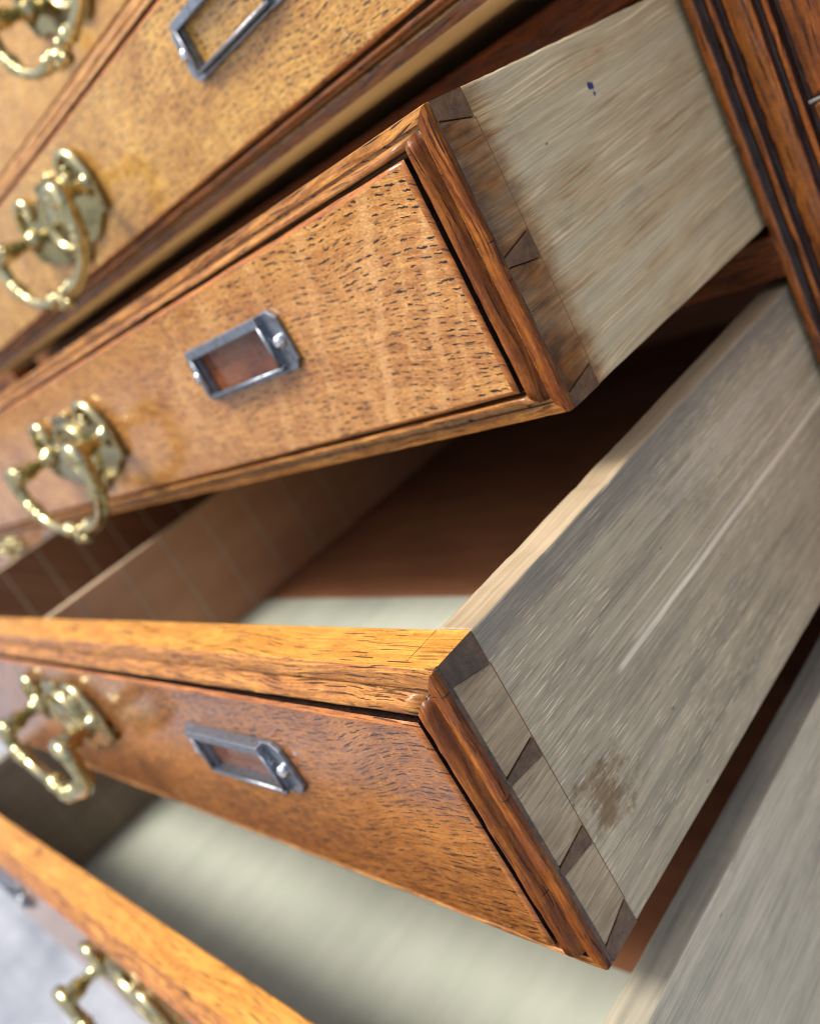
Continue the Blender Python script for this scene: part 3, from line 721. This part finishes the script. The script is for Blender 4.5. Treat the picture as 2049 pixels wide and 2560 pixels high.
# ------------------------------------------------------------------ cabinet
cab = thing('chest_of_drawers', 'dark stained oak chest carcase with reeded upright beside the pale drawer sides', 'chest', (-HW, 0, GZ))
def cz(v): return v - GZ
def cx(v): return v + HW
ZB, ZT = -5.0, 2.9
mb = MB()
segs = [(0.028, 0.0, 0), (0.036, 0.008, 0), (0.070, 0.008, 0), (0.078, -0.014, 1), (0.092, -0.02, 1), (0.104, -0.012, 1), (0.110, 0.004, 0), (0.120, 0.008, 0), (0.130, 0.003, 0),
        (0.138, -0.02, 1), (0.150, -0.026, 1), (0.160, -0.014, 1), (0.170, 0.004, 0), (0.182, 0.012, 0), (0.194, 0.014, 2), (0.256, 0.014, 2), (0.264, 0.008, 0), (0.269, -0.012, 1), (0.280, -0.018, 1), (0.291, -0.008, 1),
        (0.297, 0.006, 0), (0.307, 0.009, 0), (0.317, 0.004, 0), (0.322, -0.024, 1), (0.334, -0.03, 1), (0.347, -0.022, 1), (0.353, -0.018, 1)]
NZ = 80
pr = segs + [(0.353, -0.16, 1), (0.028, -0.16, 1)]
n = len(pr)
for i in range(NZ + 1):
    zz = cz(ZB) + (ZT - ZB) * i / NZ
    for x, h, mi in pr:
        j = (rng.random() - 0.5) * 0.003
        mb.v.append((cx(x) + j * 0.6, -h + j, zz))
for i in range(NZ):
    for q in range(n):
        r = (q + 1) % n
        mb.face((i * n + q, i * n + r, (i + 1) * n + r, (i + 1) * n + q), pr[r][2] if q < n - 1 else 1, q < len(segs) - 1)
mb.face(range(n)); mb.face([NZ * n + q for q in range(n)][::-1])
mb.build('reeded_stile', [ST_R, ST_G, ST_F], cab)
# outer boards beyond the stile and the thin bright metal strip between them
q = MB(); q.box(cx(0.358), cx(1.3), -0.030, 0.16, cz(-0.592), cz(ZT)); q.build('outer_board', ST_P, cab, 0.012)
q = MB(); q.box(cx(0.358), cx(1.3), -0.030, 0.16, cz(ZB), cz(-0.613)); q.build('outer_board', ST_F, cab, 0.012)
q = MB(); q.box(cx(0.345), cx(1.3), -0.030, 0.1, cz(-0.609), cz(-0.597)); q.build('joint_strip', M['screw'], cab, 0.002)
# left stile
q = MB(); q.box(cx(-W - 0.35), cx(-W - 0.03), -0.01, 0.16, cz(ZB), cz(ZT)); q.build('stile', ST_F, cab, 0.01)
# rails, and unseen dust boards added behind them to block light
def rail(z0, z1):
    q = MB(); q.box(cx(-W - 0.03), cx(0.028), 0.012, 0.35, cz(z0), cz(z1)); q.build('rail', RAIL, cab, 0.012)
    q = MB(); q.box(cx(-W - 0.03), cx(0.028), 0.35, 5.4, cz(z0 + 0.06), cz(z1 - 0.06)); q.build('added_dust_board', DARK, cab)
rail(Z2T + 0.025, Z1B - 0.02)
rail(Z3T + 0.035, Z2B - 0.03)
rail(-1.222, -1.04)
rail(Z5T + 0.04, Z4B - 0.035)
rail(Z5B - 0.25, Z5B - 0.03)
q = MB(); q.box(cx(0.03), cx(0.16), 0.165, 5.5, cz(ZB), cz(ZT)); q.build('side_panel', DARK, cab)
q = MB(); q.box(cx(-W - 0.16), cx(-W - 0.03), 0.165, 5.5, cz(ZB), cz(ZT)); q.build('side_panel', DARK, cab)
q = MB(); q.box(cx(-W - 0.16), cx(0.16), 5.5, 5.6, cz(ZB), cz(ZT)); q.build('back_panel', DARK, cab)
q = MB(); q.box(cx(-W - 0.4), cx(1.35), -0.1, 5.65, cz(ZT), cz(ZT + 0.2)); q.build('top_board', ST_F, cab, 0.02)
q = MB(); q.box(cx(-W - 0.38), cx(1.32), -0.06, 5.62, cz(GZ), cz(ZB)); q.build('plinth', ST_F, cab, 0.02)

# the second chest, seen only through the gaps at the far left
cab2 = thing('chest_of_drawers', 'second oak chest with shut drawers beyond the left ends of the open ones', 'chest', (-HW + XT, 0, GZ))
for x0, x1 in ((-W - 0.35, -W - 0.03), (0.03, 0.35)):
    q = MB(); q.box(cx(x0), cx(x1), -0.01, 0.16, cz(ZB), cz(ZT)); q.build('stile', ST_F, cab2, 0.01)
    q = MB(); q.box(cx(x0) + 0.1, cx(x1) - 0.1, 0.165, 5.5, cz(ZB), cz(ZT)); q.build('side_panel', DARK, cab2)
for z0, z1 in ((Z2T + 0.025, Z1B - 0.02), (Z3T + 0.035, Z2B - 0.03), (-1.222, -1.04), (Z5T + 0.04, Z4B - 0.035), (Z5B - 0.25, Z5B - 0.03)):
    q = MB(); q.box(cx(-W - 0.03), cx(0.03), 0.012, 0.35, cz(z0), cz(z1)); q.build('rail', RAIL, cab2, 0.012)
q = MB(); q.box(cx(-W - 0.03), cx(0.03), 0.03, 0.2, cz(Z2B), cz(ZT)); q.build('front_board', ST_F, cab2)
q = MB(); q.box(cx(-W - 0.4), cx(0.4), -0.1, 5.65, cz(ZT), cz(ZT + 0.2)); q.build('top_board', ST_F, cab2, 0.02)
q = MB(); q.box(cx(-W - 0.38), cx(0.38), -0.06, 5.62, cz(GZ), cz(ZB)); q.build('plinth', ST_F, cab2, 0.02)
q = MB(); q.box(cx(-W - 0.25), cx(0.25), 5.5, 5.6, cz(ZB), cz(ZT)); q.build('back_panel', DARK, cab2)
